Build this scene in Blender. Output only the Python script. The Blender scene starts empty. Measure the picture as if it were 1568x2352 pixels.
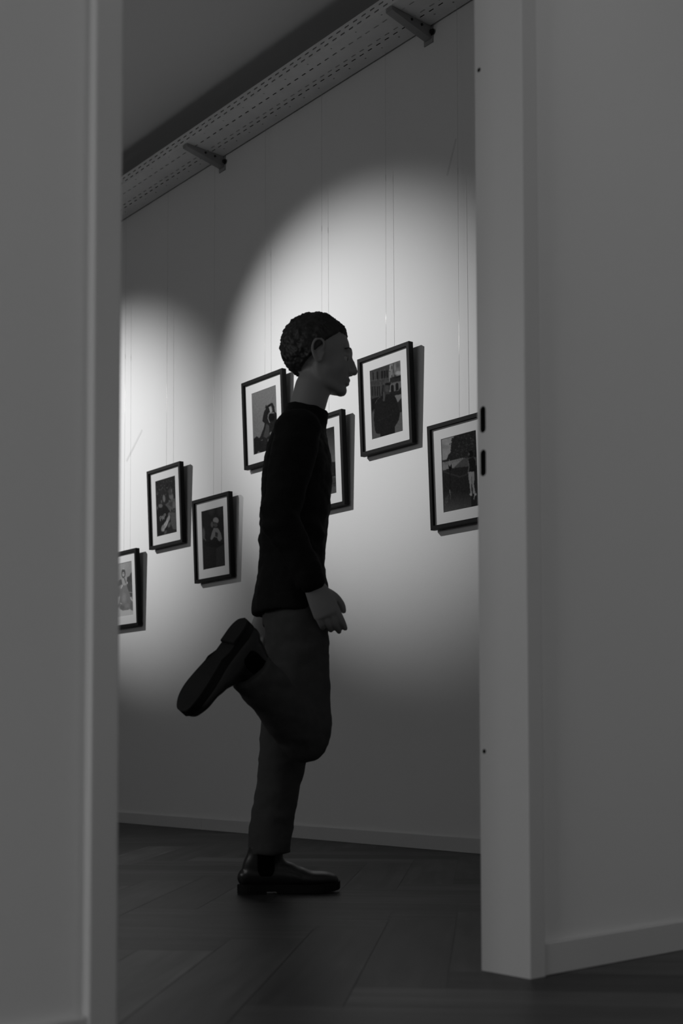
import bpy, bmesh, math, random
import numpy as np
from mathutils import Vector, Matrix, noise, Euler
from mathutils.bvhtree import BVHTree

random.seed(7)
S = bpy.context.scene
COL = S.collection
PI = math.pi

# ------------------------------------------------------------------ camera
cam_data = bpy.data.cameras.new('camera')
cam = bpy.data.objects.new('camera', cam_data)
COL.objects.link(cam)
S.camera = cam
cam_data.sensor_fit = 'VERTICAL'
cam_data.sensor_height = 36.0
cam_data.sensor_width = 24.0
cam_data.lens = 2836.7 / 2352 * 36
cam_data.shift_y = (1581.63 - 1176) / 2352
cam_data.clip_start = 0.05
YAW, PITCH, ROLL = 0.708007, 0.047691, -0.002289
fw = Vector((math.sin(YAW) * math.cos(PITCH), math.cos(YAW) * math.cos(PITCH), math.sin(PITCH)))
rt = Vector((math.cos(YAW), -math.sin(YAW), 0))
up = rt.cross(fw)
rt2 = rt * math.cos(ROLL) + up * math.sin(ROLL)
up2 = up * math.cos(ROLL) - rt * math.sin(ROLL)
cam.matrix_world = Matrix(((rt2.x, up2.x, -fw.x, 0), (rt2.y, up2.y, -fw.y, 0), (rt2.z, up2.z, -fw.z, 0.40), (0, 0, 0, 1)))
cam_data.dof.use_dof = True
cam_data.dof.focus_distance = 4.3
cam_data.dof.aperture_fstop = 4.2

# ------------------------------------------------------------------ world, exposure
w = bpy.data.worlds.new('world'); S.world = w
w.use_nodes = True
w.node_tree.nodes['Background'].inputs[0].default_value = (0.5, 0.5, 0.5, 1)
w.node_tree.nodes['Background'].inputs[1].default_value = 0.0
S.view_settings.view_transform = 'Standard'
S.view_settings.look = 'None'
S.view_settings.gamma = 1
S.view_settings.use_curve_mapping = False
S.view_settings.exposure = 0.0

# ------------------------------------------------------------------ lights
def aim(o, target):
    d = Vector(target) - o.location
    o.rotation_euler = d.to_track_quat('-Z', 'Y').to_euler()

def spot(loc, target, power, size, blend, radius=0.025):
    l = bpy.data.lights.new('track_spotlight', 'SPOT')
    l.energy = power; l.spot_size = math.radians(size); l.spot_blend = blend
    l.shadow_soft_size = radius
    o = bpy.data.objects.new('track_spotlight', l); COL.objects.link(o)
    o.location = loc; aim(o, target)
    return o

def area(name, loc, target, power, sx, sy):
    l = bpy.data.lights.new(name, 'AREA'); l.shape = 'RECTANGLE'
    l.size = sx; l.size_y = sy; l.energy = power
    o = bpy.data.objects.new(name, l); COL.objects.link(o)
    o.location = loc; aim(o, target)
    return o

XG = 3.4327            # gallery wall
YD = 1.4236            # front face of the door frame
XR, XL, JD = 1.6457, 0.8343, 0.114
spot((0.734, 5.587, 3.20), (XG, 4.005, 1.916), 440, 34.5, 1.0)
spot((0.734, 7.511, 3.20), (XG, 5.929, 1.916), 580, 34.5, 1.0)
area('hall_end_light', (-2.1, 0.80, 0.85), (1.4, 1.35, 0.75), 17.5, 0.8, 0.8)
area('hall_fill', (2.5, -1.2, 1.25), (1.9, 1.2, 0.85), 2.4, 0.8, 0.8)  # added fill that lifts the right part of the door wall, no fixture
area('hall_ceiling_light', (1.5, 0.35, 2.8), (1.5, 0.5, 0.0), 2.4, 0.7, 0.7)
area('gallery_fill', (-1.45, 4.2, 1.9), (XG, 4.2, 1.7), 11.5, 2.4, 0.9)  # soft ambient fill added for the gallery wall, not a room lamp

# ------------------------------------------------------------------ materials
def lin(v):
    v = v / 255.0
    return v / 12.92 if v <= 0.04045 else ((v + 0.055) / 1.055) ** 2.4

def mat(name, val, rough=0.6, spec=0.5, bump=0.0, bscale=200, var=0.0, vscale=4, metal=0.0, coat=0.0, stretch=(1, 1, 1)):
    m = bpy.data.materials.new(name); m.use_nodes = True
    nt = m.node_tree; b = nt.nodes['Principled BSDF']
    b.inputs['Base Color'].default_value = (val, val, val, 1)
    b.inputs['Roughness'].default_value = rough
    b.inputs['Specular IOR Level'].default_value = spec
    b.inputs['Metallic'].default_value = metal
    b.inputs['Coat Weight'].default_value = coat
    tc = nt.nodes.new('ShaderNodeTexCoord')
    mp = nt.nodes.new('ShaderNodeMapping'); mp.inputs['Scale'].default_value = stretch
    nt.links.new(tc.outputs['Object'], mp.inputs[0])
    if bump > 0:
        n = nt.nodes.new('ShaderNodeTexNoise'); n.inputs['Scale'].default_value = bscale
        n.inputs['Detail'].default_value = 3
        nt.links.new(mp.outputs[0], n.inputs['Vector'])
        bp = nt.nodes.new('ShaderNodeBump'); bp.inputs['Strength'].default_value = bump
        bp.inputs['Distance'].default_value = 0.001
        nt.links.new(n.outputs[0], bp.inputs['Height']); nt.links.new(bp.outputs[0], b.inputs['Normal'])
    if var > 0:
        n = nt.nodes.new('ShaderNodeTexNoise'); n.inputs['Scale'].default_value = vscale
        n.inputs['Detail'].default_value = 5
        nt.links.new(mp.outputs[0], n.inputs['Vector'])
        r = nt.nodes.new('ShaderNodeMapRange')
        r.inputs['To Min'].default_value = val * (1 - var); r.inputs['To Max'].default_value = val * (1 + var)
        nt.links.new(n.outputs[0], r.inputs['Value'])
        nt.links.new(r.outputs[0], b.inputs['Base Color'])
    return m

M_wall = mat('white_wall_paint', 0.74, 0.75, 0.3, bump=0.25, bscale=260, var=0.02, vscale=3)
M_ceil = mat('ceiling_paint', 0.58, 0.85, 0.2, bump=0.2, bscale=180)
M_trim = mat('lacquered_trim', 0.58, 0.38, 0.5, bump=0.03, bscale=60)
M_base = mat('baseboard_lacquer', 0.60, 0.35, 0.5, bump=0.03, bscale=60)
M_hole = mat('dark_recess', 0.02, 0.6, 0.3)
M_tray = mat('galvanised_sheet', 0.72, 0.5, 0.5, var=0.10, vscale=14)
M_arm = mat('galvanised_arm', 0.27, 0.5, 0.4, var=0.12, vscale=20)
M_bolt = mat('dark_bolt', 0.03, 0.4, 0.5, metal=0.5)
M_frame = mat('black_wood_frame', 0.008, 0.6, 0.10, bump=0.08, bscale=90, stretch=(1, 1, 6))
M_mat = mat('white_mat_board', 0.66, 0.85, 0.2, bump=0.05, bscale=500)
M_back = mat('grey_backing', 0.12, 0.8)
M_mark = mat('pale_wall_mark', 0.62, 0.35, 0.5)
M_jacket = mat('black_jacket_cloth', 0.012, 0.85, 0.2, bump=0.5, bscale=500, var=0.3, vscale=30)
M_trouser = mat('grey_trouser_cloth', 0.095, 0.9, 0.1, bump=0.5, bscale=600, var=0.12, vscale=40)
M_skin = mat('skin', 0.36, 0.5, 0.45, bump=0.08, bscale=300)
M_hair = mat('dark_hair', 0.035, 0.5, 0.5, bump=1.0, bscale=90, var=0.4, vscale=60, stretch=(1, 3, 1))
M_leather = mat('boot_leather', 0.022, 0.3, 0.55, bump=0.12, bscale=220)
M_sole = mat('boot_rubber', 0.008, 0.6, 0.3)
M_gore = mat('elastic_gore', 0.004, 0.9, 0.1, bump=0.6, bscale=400, stretch=(6, 6, 0.4))
M_eye = mat('eye_white', 0.55, 0.2, 0.5)
M_iris = mat('iris', 0.02, 0.2, 0.5)

# nylon cord: pale, glossy
M_cord = mat('nylon_cord', 0.62, 0.15, 0.8)

def mat_print():
    m = bpy.data.materials.new('photo_paper'); m.use_nodes = True
    nt = m.node_tree; b = nt.nodes['Principled BSDF']
    a = nt.nodes.new('ShaderNodeAttribute'); a.attribute_name = 'tone'
    n = nt.nodes.new('ShaderNodeTexNoise'); n.inputs['Scale'].default_value = 900
    tc = nt.nodes.new('ShaderNodeTexCoord'); nt.links.new(tc.outputs['Object'], n.inputs['Vector'])
    r = nt.nodes.new('ShaderNodeMapRange'); r.inputs['To Min'].default_value = 0.8; r.inputs['To Max'].default_value = 1.2
    nt.links.new(n.outputs[0], r.inputs['Value'])
    mx = nt.nodes.new('ShaderNodeVectorMath'); mx.operation = 'SCALE'
    nt.links.new(a.outputs['Color'], mx.inputs[0]); nt.links.new(r.outputs[0], mx.inputs['Scale'])
    nt.links.new(mx.outputs[0], b.inputs['Base Color'])
    b.inputs['Roughness'].default_value = 0.9; b.inputs['Specular IOR Level'].default_value = 0.03
    return m
M_print = mat_print()

def mat_floor():
    m = bpy.data.materials.new('dark_wood_planks'); m.use_nodes = True
    nt = m.node_tree; L = nt.links; b = nt.nodes['Principled BSDF']
    a = nt.nodes.new('ShaderNodeAttribute'); a.attribute_name = 'tone'
    uv = nt.nodes.new('ShaderNodeUVMap'); uv.uv_map = 'plank'
    mp = nt.nodes.new('ShaderNodeMapping'); mp.inputs['Scale'].default_value = (1.6, 22, 1)
    L.new(uv.outputs[0], mp.inputs[0])
    n = nt.nodes.new('ShaderNodeTexNoise'); n.inputs['Scale'].default_value = 1.0; n.inputs['Detail'].default_value = 7
    n.inputs['Distortion'].default_value = 0.6
    L.new(mp.outputs[0], n.inputs['Vector'])
    n2 = nt.nodes.new('ShaderNodeTexNoise'); n2.inputs['Scale'].default_value = 1.0
    mp2 = nt.nodes.new('ShaderNodeMapping'); mp2.inputs['Scale'].default_value = (4, 9, 1)
    L.new(uv.outputs[0], mp2.inputs[0]); L.new(mp2.outputs[0], n2.inputs['Vector'])
    r = nt.nodes.new('ShaderNodeMapRange'); r.inputs['From Min'].default_value = 0.3; r.inputs['From Max'].default_value = 0.7
    r.inputs['To Min'].default_value = 0.6; r.inputs['To Max'].default_value = 1.35
    L.new(n.outputs[0], r.inputs['Value'])
    r2 = nt.nodes.new('ShaderNodeMapRange'); r2.inputs['From Min'].default_value = 0.3; r2.inputs['From Max'].default_value = 0.7
    r2.inputs['To Min'].default_value = 0.75; r2.inputs['To Max'].default_value = 1.2
    L.new(n2.outputs[0], r2.inputs['Value'])
    mu = nt.nodes.new('ShaderNodeMath'); mu.operation = 'MULTIPLY'
    L.new(r.outputs[0], mu.inputs[0]); L.new(r2.outputs[0], mu.inputs[1])
    mx = nt.nodes.new('ShaderNodeVectorMath'); mx.operation = 'SCALE'
    L.new(a.outputs['Color'], mx.inputs[0]); L.new(mu.outputs[0], mx.inputs['Scale'])
    L.new(mx.outputs[0], b.inputs['Base Color'])
    b.inputs['Roughness'].default_value = 0.42; b.inputs['Specular IOR Level'].default_value = 0.28
    bp = nt.nodes.new('ShaderNodeBump'); bp.inputs['Strength'].default_value = 0.25; bp.inputs['Distance'].default_value = 0.002
    L.new(n.outputs[0], bp.inputs['Height']); L.new(bp.outputs[0], b.inputs['Normal'])
    return m
M_floor = mat_floor()

# ------------------------------------------------------------------ helpers
def finish(me, m, smooth=False):
    ms = m if isinstance(m, (list, tuple)) else [m]
    for x in ms: me.materials.append(x)
    if smooth:
        me.polygons.foreach_set('use_smooth', [True] * len(me.polygons))
    me.update()

def obj(name, bm, m, parent=None, smooth=False, matrix=None):
    me = bpy.data.meshes.new(name); bm.normal_update(); bm.to_mesh(me); bm.free()
    finish(me, m, smooth)
    o = bpy.data.objects.new(name, me); COL.objects.link(o)
    if parent: o.parent = parent
    if matrix is not None: o.matrix_local = matrix
    return o

def tag(o, label=None, cat=None, group=None, kind=None):
    if label: o['label'] = label
    if cat: o['category'] = cat
    if group: o['group'] = group
    if kind: o['kind'] = kind
    return o

def empty(name, loc=(0, 0, 0), rz=0, parent=None):
    o = bpy.data.objects.new(name, None); COL.objects.link(o)
    o.location = loc; o.rotation_euler = (0, 0, rz); o.empty_display_size = 0.1
    if parent: o.parent = parent
    return o

def box(bm, a, b, bev=0.0, mi=0):
    x0, y0, z0 = [min(p, q) for p, q in zip(a, b)]; x1, y1, z1 = [max(p, q) for p, q in zip(a, b)]
    vs = [bm.verts.new(p) for p in ((x0, y0, z0), (x1, y0, z0), (x1, y1, z0), (x0, y1, z0), (x0, y0, z1), (x1, y0, z1), (x1, y1, z1), (x0, y1, z1))]
    fs = [bm.faces.new([vs[i] for i in f]) for f in ((0, 3, 2, 1), (4, 5, 6, 7), (0, 1, 5, 4), (1, 2, 6, 5), (2, 3, 7, 6), (3, 0, 4, 7))]
    for f in fs: f.material_index = mi
    if bev > 0:
        es = list({e for f in fs for e in f.edges})
        bmesh.ops.bevel(bm, geom=es, offset=bev, segments=3, profile=0.5, affect='EDGES')
    return vs

def cyl(bm, p, q, r, seg=24, r2=None, mi=0):
    p = Vector(p); q = Vector(q); d = q - p
    M = Matrix.Translation((p + q) / 2) @ d.to_track_quat('Z', 'Y').to_matrix().to_4x4()
    n0 = len(bm.faces)
    bmesh.ops.create_cone(bm, cap_ends=True, segments=seg, radius1=r, radius2=r if r2 is None else r2, depth=d.length, matrix=M)
    bm.faces.ensure_lookup_table()
    for f in bm.faces[n0:]: f.material_index = mi

def ellip(bm, c, r, rot=None, seg=24, rings=16):
    M = Matrix.Translation(Vector(c))
    if rot is not None: M = M @ rot.to_matrix().to_4x4()
    M = M @ Matrix.Diagonal((r[0], r[1], r[2], 1))
    bmesh.ops.create_uvsphere(bm, u_segments=seg, v_segments=rings, radius=1.0, matrix=M)

def catmull(pts, n):
    P = [np.array(p, float) for p in pts]
    P = [2 * P[0] - P[1]] + P + [2 * P[-1] - P[-2]]
    out = []
    for i in range(1, len(P) - 2):
        for k in range(n):
            t = k / n
            a, b, c, d = P[i - 1], P[i], P[i + 1], P[i + 2]
            out.append(0.5 * ((2 * b) + (-a + c) * t + (2 * a - 5 * b + 4 * c - d) * t * t + (-a + 3 * b - 3 * c + d) * t ** 3))
    out.append(P[-2])
    return out

def loft(bm, rows, ref=(0, 1, 0), seg=28, sub=5, cap=True, flat=False):
    """rows: (x, y, z, r_front, r_side); ref gives the side axis"""
    R = catmull(rows, sub)
    pts = [Vector(r[:3]) for r in R]
    ref = Vector(ref)
    def frame(i):
        t = (pts[min(i + 1, len(pts) - 1)] - pts[max(i - 1, 0)]).normalized()
        s = (ref - t * ref.dot(t)).normalized(); f = s.cross(t).normalized()
        return t, s, f
    secs = []
    def ring(c, f, s, rf, rs):
        return [bm.verts.new(c + f * (math.cos(2 * PI * k / seg) * rf) + s * (math.sin(2 * PI * k / seg) * rs)) for k in range(seg)]
    n = len(pts)
    if cap and not flat:
        t, s, f = frame(0); rf, rs = R[0][3], R[0][4]; m = min(rf, rs)
        for a in (80, 55, 28):
            a = math.radians(a)
            secs.append(ring(pts[0] - t * (m * math.sin(a)), f, s, rf * math.cos(a), rs * math.cos(a)))
    for i in range(n):
        t, s, f = frame(i)
        secs.append(ring(pts[i], f, s, R[i][3], R[i][4]))
    if cap and not flat:
        t, s, f = frame(n - 1); rf, rs = R[-1][3], R[-1][4]; m = min(rf, rs)
        for a in (28, 55, 80):
            a = math.radians(a)
            secs.append(ring(pts[-1] + t * (m * math.sin(a)), f, s, rf * math.cos(a), rs * math.cos(a)))
    for a, b in zip(secs, secs[1:]):
        for k in range(seg):
            bm.faces.new((a[k], a[(k + 1) % seg], b[(k + 1) % seg], b[k]))
    bm.faces.new(list(reversed(secs[0]))); bm.faces.new(secs[-1])

def remeshed(bm, voxel, smooth_it=4, disp=None):
    """union of overlapping closed shapes -> one continuous surface (baked mesh)"""
    bmesh.ops.recalc_face_normals(bm, faces=bm.faces)
    me = bpy.data.meshes.new('tmp'); bm.to_mesh(me); bm.free()
    o = bpy.data.objects.new('tmp', me); COL.objects.link(o)
    r = o.modifiers.new('r', 'REMESH'); r.mode = 'VOXEL'; r.voxel_size = voxel; r.use_smooth_shade = True
    if smooth_it:
        s = o.modifiers.new('s', 'SMOOTH'); s.factor = 0.5; s.iterations = smooth_it
    dg = bpy.context.evaluated_depsgraph_get(); dg.update()
    out = bpy.data.meshes.new_from_object(o.evaluated_get(dg), depsgraph=dg)
    bpy.data.objects.remove(o); bpy.data.meshes.remove(me)
    if disp:
        out.update()
        co = [v.co.copy() for v in out.vertices]; no = [v.normal.copy() for v in out.vertices]
        for v, c, n in zip(out.vertices, co, no):
            v.co = c + n * disp(c, n)
    out.materials.clear()
    out.update()
    return out

def mesh_obj(name, me, m, parent=None, smooth=True):
    me.name = name
    finish(me, m, smooth)
    o = bpy.data.objects.new(name, me); COL.objects.link(o)
    if parent: o.parent = parent
    return o

# ------------------------------------------------------------------ setting
HZ, GZ = 2.85, 3.45       # hall ceiling, gallery ceiling
YB = YD + 0.015           # hall face of the door wall
YE = YD + JD              # gallery face of the door wall
DH = 2.12                 # top of opening

# floor: herringbone planks, one mesh
def build_floor():
    L, W, g = 0.80, 0.155, 0.0006
    co, faces, uvs, tones = [], [], [], []
    x0, x1, y0, y1 = -2.3, XG + 0.05, -1.75, 9.1
    ca, sa = math.cos(math.radians(-47)), math.sin(math.radians(-47))
    rnd = random.Random(3)
    def add(px, py, lx, ly, along_x):
        cs = [(px + g, py + g), (px + lx - g, py + g), (px + lx - g, py + ly - g), (px + g, py + ly - g)]
        ws = [(1.3 + c[0] * ca - c[1] * sa, 2.6 + c[0] * sa + c[1] * ca) for c in cs]
        if all(a < x0 for a, b in ws) or all(a > x1 for a, b in ws) or all(b < y0 for a, b in ws) or all(b > y1 for a, b in ws): return
        # clip to the rooms
        poly = [(Vector((a, b)), Vector(c)) for (a, b), c in zip(ws, cs)]
        for ax, lim, sgn in ((0, x0, 1), (0, x1, -1), (1, y0, 1), (1, y1, -1)):
            out = []
            for i in range(len(poly)):
                (p, cp), (q, cq) = poly[i], poly[(i + 1) % len(poly)]
                dp = (p[ax] - lim) * sgn; dq = (q[ax] - lim) * sgn
                if dp >= 0: out.append((p, cp))
                if (dp >= 0) != (dq >= 0):
                    t = dp / (dp - dq); out.append((p.lerp(q, t), cp.lerp(cq, t)))
            poly = out
            if len(poly) < 3: return
        ou, ov = rnd.random() * 40, rnd.random() * 40
        tone = 0.050 * math.exp(rnd.gauss(0, 0.30))
        i0 = len(co); co.extend((p.x, p.y, 0.0) for p, c in poly)
        faces.append(list(range(i0, i0 + len(poly))))
        for p, c in poly:
            u, v = (c.x - px, c.y - py) if along_x else (c.y - py, c.x - px)
            uvs.append((u + ou, v + ov))
        tones.append((tone, len(poly)))
    for i in range(-80, 81):
        for j in range(-12, 13):
            bx, by = i * W + j * L, i * W - j * L
            if abs(bx) > 11 or abs(by) > 11: continue
            add(bx, by, L, W, True)
            add(bx, by + W, W, L, False)
    # dark joint bed and slab under the planks
    n = len(co)
    zb = -0.0012
    co.extend([(x0, y0, zb), (x1, y0, zb), (x1, y1, zb), (x0, y1, zb), (x0, y0, -.12), (x1, y0, -.12), (x1, y1, -.12), (x0, y1, -.12)])
    for f in ((0, 1, 2, 3), (4, 7, 6, 5), (0, 4, 5, 1), (1, 5, 6, 2), (2, 6, 7, 3), (3, 7, 4, 0)):
        faces.append([n + k for k in f]); uvs.extend([(0, 0)] * 4); tones.append((0.012, 4))
    me = bpy.data.meshes.new('floor'); me.from_pydata(co, [], faces)
    uvl = me.uv_layers.new(name='plank')
    uvl.data.foreach_set('uv', [c for u in uvs for c in u])
    at = me.attributes.new('tone', 'FLOAT_COLOR', 'CORNER')
    vals = []
    for t, k in tones: vals.extend([t, t, t, 1.0] * k)
    at.data.foreach_set('color', vals)
    finish(me, M_floor)
    o = bpy.data.objects.new('floor', me); COL.objects.link(o)
    tag(o, kind='structure')
build_floor()

def struct(name, boxes, m, bev=0):
    bm = bmesh.new()
    for a, b in boxes: box(bm, a, b, bev)
    o = obj(name, bm, m); tag(o, kind='structure'); return o

T = 0.12
struct('wall_right', [((XG, YE, 0), (XG + T, 9.1, GZ))], M_wall)
struct('wall_far', [((-1.6, 9.0, 0), (XG, 9.12, GZ))], M_wall)
struct('wall_left', [((-1.72, YE, 0), (-1.6, 9.12, GZ))], M_wall)
struct('wall_door', [((-2.3, YB, 0), (XL - 0.02, YE, GZ)), ((XR + 0.02, YB, 0), (XG + T, YE, GZ)),
                     ((XL - 0.02, YB, DH + 0.02), (XR + 0.02, YE, GZ))], M_wall)
struct('wall_hall_left', [((-2.42, -1.75, 0), (-2.3, YB, HZ))], M_wall)
struct('wall_hall_right', [((3.1, -1.75, 0), (3.22, YB, HZ))], M_wall)
struct('wall_hall_back', [((-2.42, -1.87, 0), (3.22, -1.75, HZ))], M_wall)
struct('ceiling', [((-1.72, YE, GZ), (XG + T, 9.12, GZ + 0.1))], M_ceil)
struct('ceiling_hall', [((-2.42, -1.87, HZ), (3.22, YB, HZ + 0.1))], M_ceil)

BH, BT = 0.056, 0.012
def baseboard(name, a, b):
    bm = bmesh.new(); box(bm, a, b, 0.0018)
    tag(obj(name, bm, M_base), kind='structure')
# gallery skirting in two lengths butted together: the joint shows left of the boot
bm = bmesh.new()
box(bm, (XG - BT, YE + 0.0, 0), (XG, 5.0515, BH), 0.0018)
box(bm, (XG - BT, 5.0525, 0), (XG, 9.0, BH), 0.0018)
tag(obj('baseboard_right', bm, M_base), kind='structure')
baseboard('baseboard_far', (-1.6, 9.0 - BT, 0), (XG - BT, 9.0, BH))
baseboard('baseboard_left', (-1.6, YE, 0), (-1.6 + BT, 9.0 - BT, BH))
CW = 0.042
baseboard('baseboard_door_right', (XR + CW, YB - BT, 0), (3.1, YB, BH))
baseboard('baseboard_door_left', (-2.3, YB - BT, 0), (XL - CW, YB, BH))

# door frame
door = empty('door_1', ((XL + XR) / 2, YD, 0)); tag(door, kind='structure')
dx, dy = (XL + XR) / 2, YD
def local(o):
    o.parent = door; o.matrix_parent_inverse = Matrix.Translation((-dx, -dy, 0)); return o

def boolean_cut(o, cutter):
    md = o.modifiers.new('b', 'BOOLEAN'); md.object = cutter; md.operation = 'DIFFERENCE'; md.solver = 'EXACT'
    dg = bpy.context.evaluated_depsgraph_get(); dg.update()
    me = bpy.data.meshes.new_from_object(o.evaluated_get(dg), depsgraph=dg)
    o.modifiers.clear(); o.data = me
    bpy.data.objects.remove(cutter)

def upright(face, sgn, holes):
    """jamb and casing folded from one piece: an L in plan, sgn = direction away from the opening"""
    bm = bmesh.new()
    pl = [(face, YD), (face + sgn * CW, YD), (face + sgn * CW, YB), (face + sgn * 0.019, YB), (face + sgn * 0.019, YE), (face, YE)]
    A = [bm.verts.new((x, y, 0)) for x, y in pl]; B = [bm.verts.new((x, y, DH + 0.02)) for x, y in pl]
    bm.faces.new(A); bm.faces.new(list(reversed(B)))
    for k in range(6): bm.faces.new((A[k], B[k], B[(k + 1) % 6], A[(k + 1) % 6]))
    bmesh.ops.recalc_face_normals(bm, faces=bm.faces)
    es = [e for e in bm.edges if abs(e.verts[0].co.z - e.verts[1].co.z) > 1 and abs(e.verts[0].co.y - YD) < 1e-4]
    bmesh.ops.bevel(bm, geom=es, offset=0.003, segments=4, profile=0.5, affect='EDGES')
    o = obj('upright', bm, [M_trim, M_hole])
    if holes:
        cb = bmesh.new()
        for z0, z1 in ((0.973, 1.022), (0.893, 0.942)):
            yc = YE - 0.0135; r = 0.0068
            prof = [(yc + r * math.cos(a), z1 - r + r * math.sin(a)) for a in [PI * k / 10 for k in range(11)]] + \
                   [(yc + r * math.cos(a), z0 + r + r * math.sin(a)) for a in [PI + PI * k / 10 for k in range(11)]]
            A = [cb.verts.new((face - 0.01, y, z)) for y, z in prof]; B = [cb.verts.new((face + 0.016, y, z)) for y, z in prof]
            n = len(A)
            fs = [cb.faces.new(A), cb.faces.new(list(reversed(B)))] + [cb.faces.new((A[k], B[k], B[(k + 1) % n], A[(k + 1) % n])) for k in range(n)]
        for z in (1.653, 0.3925):
            cyl(cb, (face - 0.01, YE - 0.0105, z), (face + 0.012, YE - 0.0105, z), 0.0042, 20)
        for f in cb.faces: f.material_index = 0
        bmesh.ops.recalc_face_normals(cb, faces=cb.faces)
        c = obj('cutter', cb, M_hole)
        boolean_cut(o, c)
        o.data.materials.clear(); o.data.materials.append(M_trim); o.data.materials.append(M_hole)
        for p in o.data.polygons:
            c = p.center
            inside = (face + 0.0005 < c.x < face + 0.018) and YE - 0.024 < c.y < YE - 0.003 and 0.35 < c.z < 1.7 and p.area < 0.01
            p.material_index = 1 if inside and abs(c.y - YE) > 0.003 else 0
    return local(o)
upright(XL, -1, False)
upright(XR, 1, True)
bm = bmesh.new(); box(bm, (XL + 0.0005, YD, DH), (XR - 0.0005, YE, DH + 0.02), 0.002); local(obj('head_jamb', bm, M_trim))
bm = bmesh.new(); box(bm, (XL - CW, YD, DH + 0.0205), (XR + CW, YB, DH + CW), 0.003); local(obj('head_casing', bm, M_trim))
# added strip standing in for the highlight on the right-hand casing's outer rim
bm = bmesh.new(); box(bm, (XR + CW, YD + 0.003, 0.06), (XR + CW + 0.0022, YB, DH + CW), 0.0008)
local(obj('edge_highlight', bm, M_trim))

# ------------------------------------------------------------------ cable tray
TX0, TX1, TZ, TH = 3.208, 3.422, 3.302, 0.050
TY0, TY1 = YE + 0.05, 8.95
tray = empty('cable_tray', ((TX0 + TX1) / 2, (TY0 + TY1) / 2, TZ))
tag(tray, 'perforated grey metal cable tray running along the top of the gallery wall', 'cable tray')
def perforated(plane, bands, length0, length1, solid_name):
    """bands: list of (width, pitch, slot_len, phase) or (width,) for solid; plane maps (s,t)->xyz"""
    bm = bmesh.new(); s = 0.0; cache = {}
    def V(a, b):
        k = (round(a, 5), round(b, 5))
        if k not in cache: cache[k] = bm.verts.new(plane(a, b))
        return cache[k]
    for b in bands:
        w_ = b[0]
        if len(b) == 1:
            bm.faces.new((V(s, length0), V(s + w_, length0), V(s + w_, length1), V(s, length1)))
        else:
            _, pitch, sl, ph = b
            t = length0; k = 0
            nxt = length0 + ph
            while True:
                e = min(nxt, length1)
                if e - t > 1e-4: bm.faces.new((V(s, t), V(s + w_, t), V(s + w_, e), V(s, e)))
                t = nxt + sl; nxt += pitch
                if t >= length1: break
        s += w_
    bm.normal_update()
    me = bpy.data.meshes.new(solid_name); bm.to_mesh(me); bm.free(); finish(me, M_tray)
    o = bpy.data.objects.new(solid_name, me); COL.objects.link(o)
    md = o.modifiers.new('thick', 'SOLIDIFY'); md.thickness = 0.0012; md.offset = 0
    o.parent = tray; o.matrix_parent_inverse = Matrix.Translation(-tray.location)
    return o
PT, SL = 0.0517, 0.026
sideb = [(0.011,), (0.0065, PT, SL, 0.010), (0.013,), (0.0065, PT, SL, 0.036), (0.013,)]
perforated(lambda a, b: (TX0, b, TZ + a), sideb, TY0, TY1, 'side_rail')
perforated(lambda a, b: (TX1, b, TZ + a), sideb, TY0, TY1, 'side_rail')
botb = [(0.012,), (0.007, 0.155, 0.007, 0.06), (0.031,), (0.0065, PT, SL, 0.02), (0.062,), (0.0065, PT, SL, 0.03),
        (0.016,), (0.0065, PT, SL, 0.004), (0.022,), (0.007, 0.103, 0.008, 0.03), (0.0375,)]
perforated(lambda a, b: (TX0 + a, b, TZ), botb, TY0, TY1, 'bottom_plate')
# folded lips along the top of both rails
bm = bmesh.new(); box(bm, (TX0, TY0, TZ + TH - 0.001), (TX0 + 0.010, TY1, TZ + TH), 0); box(bm, (TX1 - 0.010, TY0, TZ + TH - 0.001), (TX1, TY1, TZ + TH), 0)
o = obj('folded_lip', bm, M_tray, tray); o.matrix_parent_inverse = Matrix.Translation(-tray.location)

# a couple of data cables lying in the tray, glimpsed through the slots
for k, (cx, r) in enumerate(((3.26, 0.006), (3.285, 0.005), (3.36, 0.007))):
    bm = bmesh.new()
    rows = [(cx + 0.008 * math.sin(j * 1.3 + k), TY0 + 0.05 + j * (TY1 - TY0 - 0.1) / 16, TZ + r + 0.0012, r, r) for j in range(17)]
    loft(bm, rows, ref=(0, 0, 1), seg=10, sub=3)
    o = obj('data_cable', bm, M_sole, smooth=True)
    tag(o, ['thin dark cable nearest the open edge inside the perforated tray', 'second thin dark cable inside the perforated tray', 'thicker dark cable on the wall side of the perforated tray'][k],
        'cable', 'cables lying in the tray')

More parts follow.
